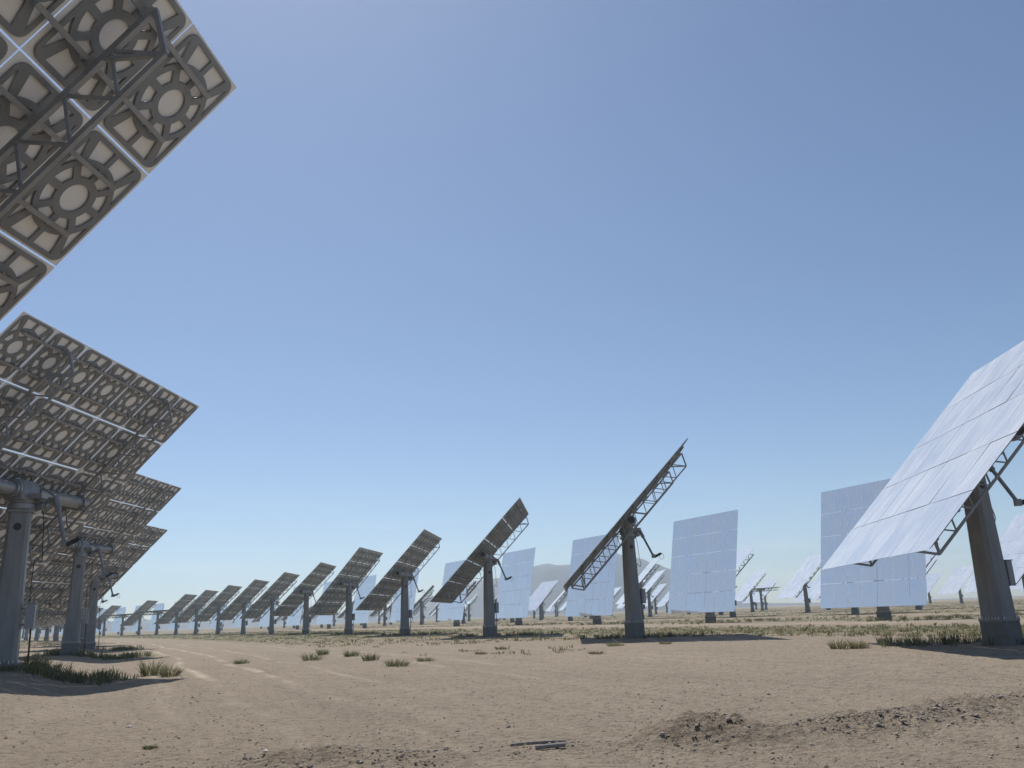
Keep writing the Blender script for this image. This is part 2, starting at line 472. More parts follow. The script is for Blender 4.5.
MOUNDS = [  # x, y, rx, ry, height : small banks of graded dirt in the foreground
    (2.1, 10.25, 0.60, 0.42, 0.23), (1.65, 10.2, 0.5, 0.35, 0.11), (2.55, 10.1, 0.5, 0.35, 0.10),
    (-2.15, 10.05, 0.5, 0.32, 0.13), (-2.75, 9.75, 0.5, 0.3, 0.12), (-1.5, 9.75, 0.45, 0.3, 0.10), (-0.9, 9.8, 0.35, 0.25, 0.06),
    (0.35, 10.2, 0.7, 0.3, 0.05),
]
RIDGE = [(2.9, 10.3), (4.2, 10.8), (5.5, 11.45), (6.8, 12.1), (8.0, 12.8), (11.0, 14.3)]
def seg_dist(X, Y, poly):
    best = np.full(X.shape, 1e9)
    for (x0, y0), (x1, y1) in zip(poly[:-1], poly[1:]):
        dx, dy = x1 - x0, y1 - y0
        t = np.clip(((X - x0) * dx + (Y - y0) * dy) / (dx * dx + dy * dy), 0, 1)
        best = np.minimum(best, np.hypot(X - x0 - t * dx, Y - y0 - t * dy))
    return best

def mound_mask(X, Y):
    z = np.zeros(X.shape)
    for x, y, rx, ry, h in MOUNDS:
        q = ((X - x) / rx) ** 2 + ((Y - y) / ry) ** 2
        z += h * np.exp(-q * 1.1)
    d = seg_dist(X, Y, RIDGE)
    z += 0.18 * np.exp(-(d / 0.5) ** 2) * ss((X - 2.4) / 1.2)
    return z

def fbm(X, Y, scale, octv=3, seed=0.0):
    out = np.empty(X.shape)
    f = out.ravel(); xs = (X / scale).ravel(); ys = (Y / scale).ravel()
    for i in range(len(f)):
        f[i] = noise.fractal(Vector((xs[i], ys[i], seed)), 1.0, 2.0, octv)
    return out

def base_height(X, Y):
    r = np.hypot(X, Y)
    z = 0.05 * np.sin(X * 0.055 + 1.0) * np.sin(Y * 0.048 + 0.5) * np.clip(r / 20, 0, 1) * np.clip(300 / (r + 1), 0, 1)
    rho = np.hypot(X - TX, Y - TY) - TR0
    z = z + np.interp(Y, [5, 18, 27, 49, 70, 150, 260], [0.3, 0.45, 0.46, 0.30, 0.22, 0.08, 0.0]) * ss((-26.6 - rho) / 2.6) * ss((rho + 60) / 12)
    return z

def ground_mesh():
    fine = np.radians(np.arange(-46, 46.01, 0.2)); coarse = np.radians(np.arange(46, 314, 4.0)[1:])
    ang = np.concatenate([fine, coarse]); na = len(ang)
    rad = [0.6, 1.5, 3.0, 4.5, 6.0]
    while rad[-1] < 70: rad.append(rad[-1] * 1.0075 if rad[-1] > 7.5 else rad[-1] + 0.25)
    while rad[-1] < 1750: rad.append(rad[-1] * 1.06)
    rad = np.array(rad); nr = len(rad)
    A, Rr = np.meshgrid(ang, rad)
    X = Rr * np.sin(A); Y = Rr * np.cos(A)
    Z = base_height(X, Y)
    near = (Rr < 75) & (np.abs(((A + np.pi) % (2 * np.pi)) - np.pi) < R(46.5))
    xn, yn = X[near], Y[near]
    mm = mound_mask(xn, yn)
    f1 = fbm(xn, yn, 1.1, 3, 3.0); f2 = fbm(xn, yn, 0.16, 3, 9.0)
    fade = np.clip(40 / np.hypot(xn, yn), 0, 1)
    Z[near] += 0.018 * f1 + 0.010 * f2 * fade + mm * (1 + 0.35 * f1 + 0.38 * f2) 
    # shallow wheel ruts
    rho = np.hypot(xn - TX, yn - TY) - TR0 + 0.8 * np.sin(yn * 0.05)
    for c in (-11.0, -16.9, -22.3, -24.0):
        Z[near] -= 0.025 * np.exp(-((rho - c) / 0.25) ** 2)
    v = np.stack([X.ravel(), Y.ravel(), Z.ravel()], 1)
    v = np.concatenate([v, [[0, 0, 0.0]]]); ci = len(v) - 1
    idx = np.arange(nr * na).reshape(nr, na)
    a = idx[:-1, :]; b = np.roll(idx, -1, 1)[:-1, :]; c = np.roll(idx, -1, 1)[1:, :]; d = idx[1:, :]
    quads = np.stack([a, b, c, d], -1).reshape(-1, 4)[:, ::-1]
    faces = quads.tolist() + [[ci, idx[0, (k + 1) % na], idx[0, k]] for k in range(na)]
    me = bpy.data.meshes.new('ground'); me.from_pydata(v.tolist(), [], faces)
    me.polygons.foreach_set('use_smooth', [True] * len(me.polygons))
    at = me.attributes.new('spoil', 'FLOAT', 'POINT')
    sp = np.zeros(nr * na + 1); tmp = np.zeros(X.shape); tmp[near] = np.clip(mm / 0.12, 0, 1); sp[:-1] = tmp.ravel()
    at.data.foreach_set('value', sp.astype(np.float32))
    bm = bmesh.new(); bm.from_mesh(me); bmesh.ops.recalc_face_normals(bm, faces=bm.faces)
    bm.to_mesh(me); bm.free()
    if me.polygons[len(quads) // 2].normal.z < 0: me.flip_normals()
    return me

def ground_mat():
    mt, nt, b = new_mat('desert_dirt')
    L = nt.links.new
    geo = N(nt, 'ShaderNodeNewGeometry')
    P = geo.outputs['Position']
    def mth(op, a_, b_=None, clamp=False):
        n = N(nt, 'ShaderNodeMath', operation=op); n.use_clamp = clamp
        for i, q in enumerate((a_, b_)):
            if q is None: continue
            if isinstance(q, (int, float)): n.inputs[i].default_value = q
            else: L(q, n.inputs[i])
        return n.outputs[0]
    def mixc(f, c1, c2):
        n = N(nt, 'ShaderNodeMix', data_type='RGBA')
        for s_, q in ((n.inputs['Factor'], f), (n.inputs['A'], c1), (n.inputs['B'], c2)):
            if isinstance(q, tuple): s_.default_value = (*q, 1)
            elif isinstance(q, (int, float)): s_.default_value = q
            else: L(q, s_)
        return n.outputs['Result']
    big = noise_tex(nt, P, 0.05, 5, 0.6); mid = noise_tex(nt, P, 0.5, 6, 0.6); sm = noise_tex(nt, P, 7.0, 8, 0.7); tiny = noise_tex(nt, P, 45.0, 4, 0.7)
    # distance from the tower = coordinate across the rows
    sub = N(nt, 'ShaderNodeVectorMath', operation='SUBTRACT'); L(P, sub.inputs[0]); sub.inputs[1].default_value = (TX, TY, 0)
    fl = N(nt, 'ShaderNodeVectorMath', operation='MULTIPLY'); L(sub.outputs[0], fl.inputs[0]); fl.inputs[1].default_value = (1, 1, 0)
    ln = N(nt, 'ShaderNodeVectorMath', operation='LENGTH'); L(fl.outputs[0], ln.inputs[0])
    rho0 = mth('SUBTRACT', ln.outputs['Value'], TR0)
    wob = noise_tex(nt, P, 0.035, 2, 0.5)
    rho = mth('ADD', rho0, mth('MULTIPLY', mth('SUBTRACT', wob.outputs['Fac'], 0.5), 4.0))
    c_a = ramp(nt, [(0.32, (0.258, 0.205, 0.149)), (0.68, (0.345, 0.280, 0.207))]); L(mid.outputs['Fac'], c_a.inputs[0])
    c_b = ramp(nt, [(0.35, (0.270, 0.213, 0.156)), (0.65, (0.355, 0.289, 0.216))]); L(big.outputs['Fac'], c_b.inputs[0])
    col = mixc(0.5, c_a.outputs[0], c_b.outputs[0])
    # streaks left by graders and wheels, running along the rows
    sx = N(nt, 'ShaderNodeSeparateXYZ'); L(sub.outputs[0], sx.inputs[0])
    ang = mth('ARCTAN2', sx.outputs['Y'], sx.outputs['X'])
    cx = N(nt, 'ShaderNodeCombineXYZ'); L(mth('MULTIPLY', rho, 1.6), cx.inputs[0]); L(mth('MULTIPLY', ang, 1090 * 0.11), cx.inputs[1])
    st = noise_tex(nt, cx.outputs[0], 1.0, 8, 0.65, 0.6)
    s1 = ramp(nt, [(0.34, 1.0), (0.48, 0.0)]); L(st.outputs['Fac'], s1.inputs[0])
    s2 = ramp(nt, [(0.54, 0.0), (0.70, 1.0)]); L(st.outputs['Fac'], s2.inputs[0])
    col = mixc(mth('MULTIPLY', s1.outputs[0], 0.6), col, (0.206, 0.167, 0.122))
    col = mixc(mth('MULTIPLY', s2.outputs[0], 0.35), col, (0.402, 0.338, 0.259))
    m2 = noise_tex(nt, P, 1.7, 7, 0.72); m2r = ramp(nt, [(0.36, 1.0), (0.52, 0.0)]); L(m2.outputs['Fac'], m2r.inputs[0])
    col = mixc(mth('MULTIPLY', m2r.outputs[0], 0.5), col, (0.206, 0.164, 0.121))
    gr = ramp(nt, [(0.36, 0.0), (0.50, 0.5), (0.66, 1.0)]); L(sm.outputs['Fac'], gr.inputs[0])
    col = mixc(mth('MULTIPLY', gr.outputs[0], 0.5), col, (0.412, 0.347, 0.268))
    dk = ramp(nt, [(0.34, 1.0), (0.47, 0.0)]); L(sm.outputs['Fac'], dk.inputs[0])
    col = mixc(mth('MULTIPLY', dk.outputs[0], 0.6), col, (0.134, 0.105, 0.077))
    tg = ramp(nt, [(0.58, 0.0), (0.66, 1.0)]); L(tiny.outputs['Fac'], tg.inputs[0])
    col = mixc(mth('MULTIPLY', tg.outputs[0], 0.75), col, (0.474, 0.414, 0.338))
    td = ramp(nt, [(0.34, 1.0), (0.43, 0.0)]); L(tiny.outputs['Fac'], td.inputs[0])
    col = mixc(mth('MULTIPLY', td.outputs[0], 0.65), col, (0.134, 0.105, 0.080))
    # wheel tracks: pale compacted dust along the service road
    trk = None
    for c, hw, s_ in ((-9.4, 0.22, 0.3), (-11.0, 0.22, 0.3), (-15.3, 0.3, 0.35), (-16.9, 0.3, 0.35), (-20.4, 0.2, 0.5), (-22.3, 0.24, 1.0), (-24.0, 0.24, 1.0), (-25.3, 0.2, 0.6), (24.5, 0.6, 0.8), (22.5, 0.5, 0.8)):
        t = mth('SUBTRACT', 1.0, mth('DIVIDE', mth('ABSOLUTE', mth('SUBTRACT', rho, c)), hw), clamp=True)
        t = mth('MULTIPLY', t, s_)
        trk = t if trk is None else mth('MAXIMUM', trk, t)
    dfar = N(nt, 'ShaderNodeVectorMath', operation='LENGTH'); L(P, dfar.inputs[0])
    trk = mth('MULTIPLY', trk, mth('ADD', 0.25, mth('MULTIPLY', 0.75, mth('DIVIDE', mth('SUBTRACT', dfar.outputs['Value'], 20.0), 7.0, clamp=True))))
    brk = ramp(nt, [(0.42, 0.0), (0.58, 1.0)]); bn = noise_tex(nt, P, 0.22, 5, 0.65); L(bn.outputs['Fac'], brk.inputs[0])
    col = mixc(mth('MULTIPLY', mth('MULTIPLY', trk, brk.outputs[0]), 0.95), col, (0.556, 0.479, 0.362))
    # thin plant cover between the rows
    def band(lo, hi, s_):
        a1 = mth('DIVIDE', mth('SUBTRACT', rho, lo), 3.0, clamp=True); a2 = mth('DIVIDE', mth('SUBTRACT', hi, rho), 3.0, clamp=True)
        return mth('MULTIPLY', mth('MULTIPLY', a1, a2), s_)
    cov = mth('MAXIMUM', band(4.0, 17.0, 1.0), band(29.0, 44.0, .7))
    cov = mth('MAXIMUM', cov, mth('MULTIPLY', band(-17.0, 4.5, 1.0), mth('DIVIDE', mth('SUBTRACT', dfar.outputs['Value'], 45.0), 60.0, clamp=True)))
    for q in ((52, 75, .7), (82, 105, .7), (112, 400, .6), (-42, -33, .9), (-400, -50, .7)): cov = mth('MAXIMUM', cov, band(*q))
    gn = noise_tex(nt, P, 0.28, 6, 0.7); gp = ramp(nt, [(0.34, 0.0), (0.52, 1.0)]); L(gn.outputs['Fac'], gp.inputs[0])
    gf = mth('MULTIPLY', cov, gp.outputs[0])
    gcol = ramp(nt, [(0.35, (0.095, 0.105, 0.05)), (0.65, (0.185, 0.173, 0.086))]); L(sm.outputs['Fac'], gcol.inputs[0])
    col = mixc(mth('MULTIPLY', gf, 0.8), col, gcol.outputs[0])
    # spoil heaps: blended a little darker
    at = N(nt, 'ShaderNodeAttribute'); at.attribute_name = 'spoil'
    spc = ramp(nt, [(0.35, (0.170, 0.133, 0.096)), (0.62, (0.309, 0.252, 0.188))]); L(sm.outputs['Fac'], spc.inputs[0])
    col = mixc(mth('MULTIPLY', at.outputs['Fac'], 0.28), col, spc.outputs[0])
    L(col, b.inputs['Base Color'])
    b.inputs['Roughness'].default_value = 0.95; b.inputs['Specular IOR Level'].default_value = 0.1
    hsum = mth('ADD', mth('MULTIPLY', sm.outputs['Fac'], 1.0), mth('MULTIPLY', tiny.outputs['Fac'], 0.3))
    vo = N(nt, 'ShaderNodeTexVoronoi'); vo.inputs['Scale'].default_value = 14.0; L(P, vo.inputs['Vector'])
    hsum = mth('SUBTRACT', hsum, mth('MULTIPLY', vo.outputs['Distance'], 0.35))
    bp = N(nt, 'ShaderNodeBump'); bp.inputs['Strength'].default_value = 1.0; bp.inputs['Distance'].default_value = 0.08
    L(hsum, bp.inputs['Height']); L(bp.outputs[0], b.inputs['Normal'])
    return mt

g_me = ground_mesh(); g_me.materials.append(ground_mat())
tag(link('ground', g_me), 'bare tan desert dirt with gravel and faint wheel tracks', kind='structure')

def gz(x, y):
    X, Y = np.array([float(x)]), np.array([float(y)])
    return float(base_height(X, Y)[0] + mound_mask(X, Y)[0])

# ------------------------------------------------------------------ heliostats
G_L = 'tilted heliostats lined up beside the shaded posts'
def tower_dir(x, y):
    d = Vector((TX - x, TY - y, 0)); L_ = d.length
    return Vector((d.x, d.y, 205.0)).normalized()

def aim_track(x, y):
    n = (tower_dir(x, y) + sun_dir).normalized()
    return math.atan2(n.x, n.y), math.asin(n.z)
def aim_upright(x, y):
    d = Vector((TX - x, TY - y)); return math.atan2(d.x, d.y), R(10.4)

def build_near(root, el, lod, turn):
    """lod 0: every part; lod 1: facets with their frames in one mesh each"""
    tilt = (el, 0, 0); piv = (0, 0, PZ); Rm = Matrix.Rotation(el, 3, 'X')
    rr = (0, 0, turn)
    py = link('pylon', ME_PYLON, root, (0, 0, 0), rr)
    link('access_port', ME_PORT, py)
    link('footing', ME_FOOT, root, (0, 0, 0), rr)
    link('drive_head', ME_HEAD, root)
    tt = link('torque_tube', ME_TUBE, root, piv, tilt); [link('tube_hollow_shade', q, tt) for q in ME_TUBE_HOLLOW]
    jk = link('jack', ME_JACK, root); link('motor', ME_MOTOR, jk)
    link('cable', ME_CABLE, root)
    cb = link('control_box', ME_BOX, root, (0, 0, 0), rr); link('conduit', ME_COND, cb)
    for s in (1, -1): link('truss', ME_TRUSS[s], root, piv, tilt)
    for j in range(5):
        for dz in (-0.5, 0.5):
            off = Rm @ Vector((0, 0, (j - 2) * RH + dz))
            link('purlin', ME_PURLIN, root, Vector(piv) + off, tilt)
    for x, z in facet_spots():
        off = Rm @ Vector((x, OFF, z))
        e = Euler((el + R(random.gauss(0, .17)), 0, R(random.gauss(0, .11))))
        f = link('mirror_facet', ME_GLASS if lod == 0 else ME_FACET_LO, root, Vector(piv) + off, e)
        if lod == 0: link('facet_frame', ME_STAMP, f)

def build_far(root, el, turn):
    tilt = (el, 0, 0); piv = (0, 0, PZ)
    link('pylon', ME_FARPYLON, root, (0, 0, 0), (0, 0, turn))
    link('support_frame', ME_FARTRUSS, root, piv, tilt)
    link('mirror_panel', ME_PANEL, root, piv, tilt)

def heliostat(x, y, aim, label, group, lod, dz=0.0):
    az, el = aim
    root = bpy.data.objects.new('heliostat', None); COL.objects.link(root)
    root.empty_display_size = 0.5
    root.location = (x, y, (0.0 if group == G_L else gz(x, y)) + dz); root.rotation_euler = (0, 0, -az)
    tag(root, label, 'heliostat', group)
    td = tower_dir(x, y); turn = az - math.atan2(td.x, td.y)
    if lod < 2: build_near(root, el, lod, turn)
    else: build_far(root, el, turn)
    return root

def in_view(x, y, margin=7.0):
    if y < 4: return False
    p = Vector((x, y, 3 - HC)); d = p.dot(fw)
    px = 512 + 828 * p.dot(cr) / d
    mg = margin / d * 828
    return -mg < px < 1024 + mg

def ring_points(k, ax, ay, n0, n1, step=22.3):
    rad = math.hypot(ax - TX, ay - TY); th = math.atan2(ay - TY, ax - TX)
    return [(i, TX + rad * math.cos(th + i * step / rad), TY + rad * math.sin(th + i * step / rad)) for i in range(n0, n1)]

ORD = ['first', 'second', 'third', 'fourth', 'fifth', 'sixth', 'seventh', 'eighth', 'ninth', 'tenth', 'eleventh', 'twelfth', 'thirteenth', 'fourteenth', 'fifteenth', 'sixteenth', 'seventeenth', 'eighteenth', 'nineteenth', 'twentieth']
def lod_for(x, y):
    d = math.hypot(x, y)
    return 0 if d < 84 else (1 if d < 150 else 2)

# row on the left side of the track, seen from behind and below
left_row = [(-8.02, 6.65), (-16.2, 27.0), (-25.45, 48.7), (-34.8, 69.4)] + [p[1:] for p in ring_points(0, -35.2, 69.4, 1, 12)]
left_labels = ['huge heliostat panel hanging overhead, only its ring patterned underside showing against the sky',
               'heliostat with the widest grey post, underside with large torque tube facing the viewer',
               'heliostat with slimmer grey post just behind the widest post, underside facing the viewer',
               'heliostat whose narrow post stands third from the widest post, underside mostly covered']
for i, (x, y) in enumerate(left_row):
    if i < 4: lb = left_labels[i]
    else: lb = 'heliostat mostly hidden behind the big shaded undersides, only its thin post showing'
    heliostat(x, y, aim_track(x, y), lb, G_L if i < 4 else 'heliostats hidden behind the shaded undersides', lod_for(x, y), 0.3 if i == 2 else 0)

# row across the middle
G_M = 'heliostats along the far side of the track'
mid_row = [(15.05, 27.3), (6.4, 49.0), (-2.55, 68.9), (-12.05, 89.0)]
mid_row += [(-21.8, 108.6), (-32.1, 128.1), (-42.8, 147.4), (-53.8, 166.4), (-65.3, 185.1), (-77.1, 203.7), (-89.2, 222.1), (-101.8, 240.1), (-114.7, 257.9), (-128.0, 275.5), (-142.0, 292.4)]
mid_row += [p[1:] for p in ring_points(0, -142.0, 292.4, 1, 9, 22.3)]
FIT = {0: (-84.8, 43.0, .1), 1: (-86.6, 43.5, .2), 2: (-86.0, 43.4, .1), 3: (-86.0, 42.6, 0), 4: (-84.0, 40.2, 0)}
FLAT = (R(-86), R(89.0))
for i, (x, y) in enumerate(mid_row):
    aim = aim_track(x, y); grp = G_M; dz = 0
    if i in FIT: aim = (R(FIT[i][0]), R(FIT[i][1])); dz = FIT[i][2]
    if i == 0: lb = 'large heliostat tilted back with its bright dusty mirror face turned to the viewer'
    elif i == 1: lb = 'tall tilted heliostat seen edge on, lattice truss and jack exposed above a dark shadow'
    elif i in (11, 13):
        aim = (aim[0], R(88.5)); lb = ['distant heliostat folded flat between tilted ones, tenth beyond the edge on one',
                                        'distant heliostat folded flat close to the shaded posts at the end of the row'][(i - 11) // 2]
    elif i < 15: lb = 'tilted heliostat seen from behind, %s in the row counted away from the edge on one' % ORD[i - 2]
    else: lb = 'tiny tilted heliostat at the vanishing end of the row'; grp = 'tiny heliostats at the end of the row'
    heliostat(x, y, aim, lb, grp, lod_for(x, y), dz)

# upright mirrors of the next row, facing the viewer
G_V = 'upright mirrors behind the tilted row'
vrow = [(29.4, 70.0), (19.9, 90.7), (9.75, 111.0), (-0.4, 131.2)]
vrow += [p[1:] for p in ring_points(0, -0.4, 131.2, 1, 17, 22.6)]
vl = ['upright heliostat mirror standing behind the lower edge of the large dusty mirror',
      'upright heliostat mirror standing clear in the open to the right of the edge on one',
      'upright heliostat mirror half covered by the tall edge on heliostat',
      'upright heliostat mirror standing between the edge on heliostat and the next tilted one']
for i, (x, y) in enumerate(vrow):
    if i < 4: lb = vl[i]
    elif i < 9: lb = 'upright heliostat mirror, %s upright one counted away from the large dusty mirror' % ORD[i]
    else: lb = 'tiny upright heliostat mirror glinting between the distant posts'
    a = aim_upright(x, y)
    a = (a[0] + R(random.uniform(-1.5, 1.5)), a[1] + R(random.uniform(-.4, .4)))
    heliostat(x, y, a, lb, G_V if i < 9 else 'tiny upright mirrors between distant posts', 1 if i < 5 else 2)

# rows farther out
G_F = 'distant tilted heliostats beyond the upright mirrors'
STOW = [(73, 265), (67, 285), (40, 215), (-140, 330), (95, 250)]
rings = [(52.4, 88.6, -1, 15, 23.0), (61.6, 133.5, -1, 15, 22.6), (68.5, 192.0, -4, 14, 23.0), (84.0, 236.0, -6, 12, 23.4), (100, 285, -7, 10, 24), (115, 345, -8, 9, 26)]
for rk, (ax, ay, n0, n1, st) in enumerate(rings):
    for i, x, y in ring_points(0, ax, ay, n0, n1, st):
        if not in_view(x, y) : continue
        aim = aim_track(x, y); lb = None
        if rk == 1 and i == 5: aim = (R(-113), R(43))
        near_s = [s for s in STOW if math.hypot(s[0] - x, s[1] - y) < 13]
        if near_s:
            aim = (aim[0], R(88.5)); lb = 'distant heliostat folded flat like a table beyond the upright mirrors'; grp = 'distant heliostats folded flat'
        elif rk == 0 and i == 0: lb = 'tilted heliostat showing its mirror face behind the post of the large dusty mirror'; grp = G_F
        elif rk == 1 and i == 0: lb = 'small tilted heliostat between the lower upright mirror and the leaning big post'; grp = G_F
        else: lb = 'small distant tilted heliostat standing beyond the upright mirrors'; grp = G_F
        heliostat(x, y, aim, lb, grp, 2)

# ------------------------------------------------------------------ hills
def hills():
    # one low range, its own depth; silhouette given as bearing / height
    prof = [(-40, 30), (-14, 20), (-9, 26), (-6.5, 48), (-3.0, 82), (-1.2, 92), (0.5, 118), (2.0, 131), (3.2, 128), (5.2, 121), (7.5, 117), (9.5, 110), (11.5, 84), (12.8, 62), (13.8, 42), (14.8, 24), (16, 8), (22, 2), (45, 2)]
    bs = np.linspace(-40, 45, 240); hs = np.interp(bs, [p[0] for p in prof], [p[1] for p in prof])
    d0 = 1430.0; nrow = 26
    V = []; 
    for j in range(nrow):
        t = j / (nrow - 1)
        prof_t = math.sin(math.pi * t) ** 1.3
        for b_, h_ in zip(bs, hs):
            r_ = d0 + 300 * (t - 0.5)
            x, y = r_ * math.sin(R(b_)), r_ * math.cos(R(b_))
            nz = noise.fractal(Vector((x / 110, y / 110, 1.7)), 1.0, 2.0, 5)
            V.append((x, y, max(-1.0, 0.655 * h_ * prof_t * (1 + 0.22 * nz) - 0.6)))
    nb = len(bs)
    F = [(j * nb + i, j * nb + i + 1, (j + 1) * nb + i + 1, (j + 1) * nb + i) for j in range(nrow - 1) for i in range(nb - 1)]
    me = bpy.data.meshes.new('hills'); me.from_pydata(V, [], F)
    me.polygons.foreach_set('use_smooth', [True] * len(me.polygons))
    me.materials.append(weathered('hill_rock', (0.125, 0.128, 0.135), (0.185, 0.188, 0.195), 0.95, 0, 0.01, 0, streak=False))
    tag(link('hills', me), 'low bluish range of hills fading in the haze', kind='structure')
hills()

# ------------------------------------------------------------------ haze
HAZE = 0.00040
mb = MB(); mb.box((0, 0, 55), (3900, 3900, 116))
hm = mb.mesh('haze', [])
mt = bpy.data.materials.new('haze_air'); mt.use_nodes = True
nt = mt.node_tree
for n in list(nt.nodes):
    if n.type != 'OUTPUT_MATERIAL': nt.nodes.remove(n)
pv = nt.nodes.new('ShaderNodeVolumePrincipled')
pv.inputs['Color'].default_value = (0.74, 0.89, 1.0, 1); pv.inputs['Density'].default_value = HAZE
pv.inputs['Anisotropy'].default_value = 0.5
nt.links.new(pv.outputs[0], [n for n in nt.nodes if n.type == 'OUTPUT_MATERIAL'][0].inputs['Volume'])
hm.materials.clear(); hm.materials.append(mt)
tag(link('haze', hm), 'thin pale haze in the desert air', kind='stuff')

# ------------------------------------------------------------------ plants
def plant_mat():
    mt, nt, b = new_mat('weed_leaves')
    at = N(nt, 'ShaderNodeAttribute'); at.attribute_name = 'tint'
    rp = ramp(nt, [(0.0, (0.065, 0.082, 0.036)), (0.4, (0.12, 0.132, 0.06)), (0.7, (0.20, 0.19, 0.095)), (1.0, (0.34, 0.28, 0.17))])
    nt.links.new(at.outputs['Fac'], rp.inputs[0]); nt.links.new(rp.outputs[0], b.inputs['Base Color'])
    b.inputs['Roughness'].default_value = 0.8; b.inputs['Specular IOR Level'].default_value = 0.2
    tl = N(nt, 'ShaderNodeBsdfTranslucent'); nt.links.new(rp.outputs[0], tl.inputs['Color'])
    ms = N(nt, 'ShaderNodeMixShader'); ms.inputs[0].default_value = 0.45
    nt.links.new(b.outputs[0], ms.inputs[1]); nt.links.new(tl.outputs[0], ms.inputs[2])
    nt.links.new(ms.outputs[0], nt.nodes['Material Output'].inputs[0])
    return mt
M_PLANT = plant_mat()

class Plants:
    def __init__(self): self.v = []; self.f = []; self.t = []
    def tuft(self, x, y, z, h, r, nb, tint, wd=0.012, tw=None):
        for _ in range(nb):
            a = rng.uniform(0, 2 * math.pi); rr = r * math.sqrt(rng.uniform(0, 1)) * 0.6
            bx, by = x + rr * math.cos(a), y + rr * math.sin(a)
            a2 = a + rng.normal(0, 0.7); hh = h * rng.uniform(0.45, 1.1); ln = r * rng.uniform(0.2, 0.9)
            q = rng.uniform(0, math.pi); wx, wy = wd * math.cos(q), wd * math.sin(q)
            mx_, my_ = bx + 0.35 * ln * math.cos(a2), by + 0.35 * ln * math.sin(a2)
            ex, ey = bx + ln * math.cos(a2), by + ln * math.sin(a2)
            o = len(self.v)
            self.v += [(bx - wx, by - wy, z - 0.02), (bx + wx, by + wy, z - 0.02), (mx_ + wx * 1.3, my_ + wy * 1.3, z + hh * 0.6), (mx_ - wx * 1.3, my_ - wy * 1.3, z + hh * 0.6), (ex, ey, z + hh)]
            self.f += [(o, o + 1, o + 2, o + 3), (o + 3, o + 2, o + 4)]
            tv = float(np.clip(tint + rng.normal(0, 0.13), 0, 1)); self.t += [tv * .8, tv * .8, tv, tv, min(1, tv + .12)]
            # side leaves
            if wd > 0.009 and h > 0.18:
                for s in (0.45, 0.7):
                    lx, ly, lz = bx + s * .6 * (ex - bx), by + s * .6 * (ey - by), z + hh * s
                    b2 = rng.uniform(0, 2 * math.pi); l2 = h * 0.22
                    o = len(self.v)
                    self.v += [(lx, ly, lz), (lx + l2 * .5 * math.cos(b2 + .5), ly + l2 * .5 * math.sin(b2 + .5), lz + l2 * .3), (lx + l2 * math.cos(b2), ly + l2 * math.sin(b2), lz + l2 * .35), (lx + l2 * .5 * math.cos(b2 - .5), ly + l2 * .5 * math.sin(b2 - .5), lz + l2 * .3)]
                    self.f += [(o, o + 1, o + 2, o + 3)]; self.t += [tv, tv, min(1, tv + .1), tv]
    def mesh(self, name):
        me = bpy.data.meshes.new(name); me.from_pydata(self.v, [], self.f); me.materials.append(M_PLANT)
        at = me.attributes.new('tint', 'FLOAT', 'POINT'); at.data.foreach_set('value', np.array(self.t, np.float32))
        return me

P = Plants()
def shade_patch(hx, hy, n, h, spread=1.0, tint=0.3):
    """weeds that grow in the shaded, watered strip under a panel: along the panel's ground shadow"""
    az, el = aim_track(hx, hy)
    n_ = Vector((math.sin(az) * math.cos(el), math.cos(az) * math.cos(el), math.sin(el)))
    uu = n_.cross(Vector((0, 0, 1))).normalized(); vv = uu.cross(n_)
    for _ in range(n):
        a_, b_ = rng.uniform(0.12, 0.52), rng.uniform(-0.48, 0.30)
        # denser at the far edge of the shade (towards the post line)
        q = Vector((hx, hy, PZ)) + n_ * OFF + uu * (a_ * W) + vv * (b_ * H)
        g = q - sun_dir * (q.z / sun_dir.z)
        g += Vector((rng.normal(0, .35), rng.normal(0, .35) + 0.8, 0)) * spread
        if noise.noise(Vector((g.x * .55, g.y * .55, 4.2))) < -0.12: continue
        P.tuft(g.x, g.y, gz(g.x, g.y), h * rng.uniform(0.3, 1.2), h * 0.6, 12, tint + rng.uniform(-.1, .25), 0.008)
for hx, hy in left_row[1:4]: shade_patch(hx, hy, 260, 0.36, tint=0.4)
shade_patch(*mid_row[0], 230, 0.32, tint=.42); shade_patch(*mid_row[1], 230, 0.26, tint=.2)
for hx, hy in mid_row[2:6]: shade_patch(hx, hy, 180, 0.28, tint=.3)
for hx, hy in vrow[:4]: 
    for _ in range(50):
        P.tuft(hx + rng.normal(3, 4), hy + rng.normal(-3, 3), 0, 0.3, 0.25, 10, 0.45, 0.014)
# cover between the rows
for _ in range(19000):
    yy = 32 + 230 * rng.uniform(0, 1) ** 1.5
    xx = yy * rng.uniform(-0.68, 0.68)
    if math.hypot(xx, yy) < 30: continue
    rho = math.hypot(xx - TX, yy - TY) - TR0
    dens = 0.04
    if 3 < rho < 17: dens = 0.85
    elif 29 < rho < 45: dens = 0.5
    elif rho > 50: dens = 0.4
    elif -15 < rho <= 3: dens = 0.6 if yy > 50 else 0.14
    elif -42 < rho < -30: dens = .5
    elif -26 < rho < -15: dens = 0.03
    if noise.noise(Vector((xx * .12, yy * .12, 0.3))) * 0.5 + 0.5 > 0.25 + 0.75 * dens: continue
    if rng.uniform() > dens: continue
    far = min(1.0, yy / 150)
    P.tuft(xx, yy, gz(xx, yy), 0.07 + 0.17 * rng.uniform() ** 2, 0.2 + 0.35 * far, 6, float(rng.uniform(0.35, 1.0)), 0.008 + 0.03 * far)
tag(link('grass', P.mesh('grass')), 'low green and straw coloured weeds growing around the posts', kind='stuff')

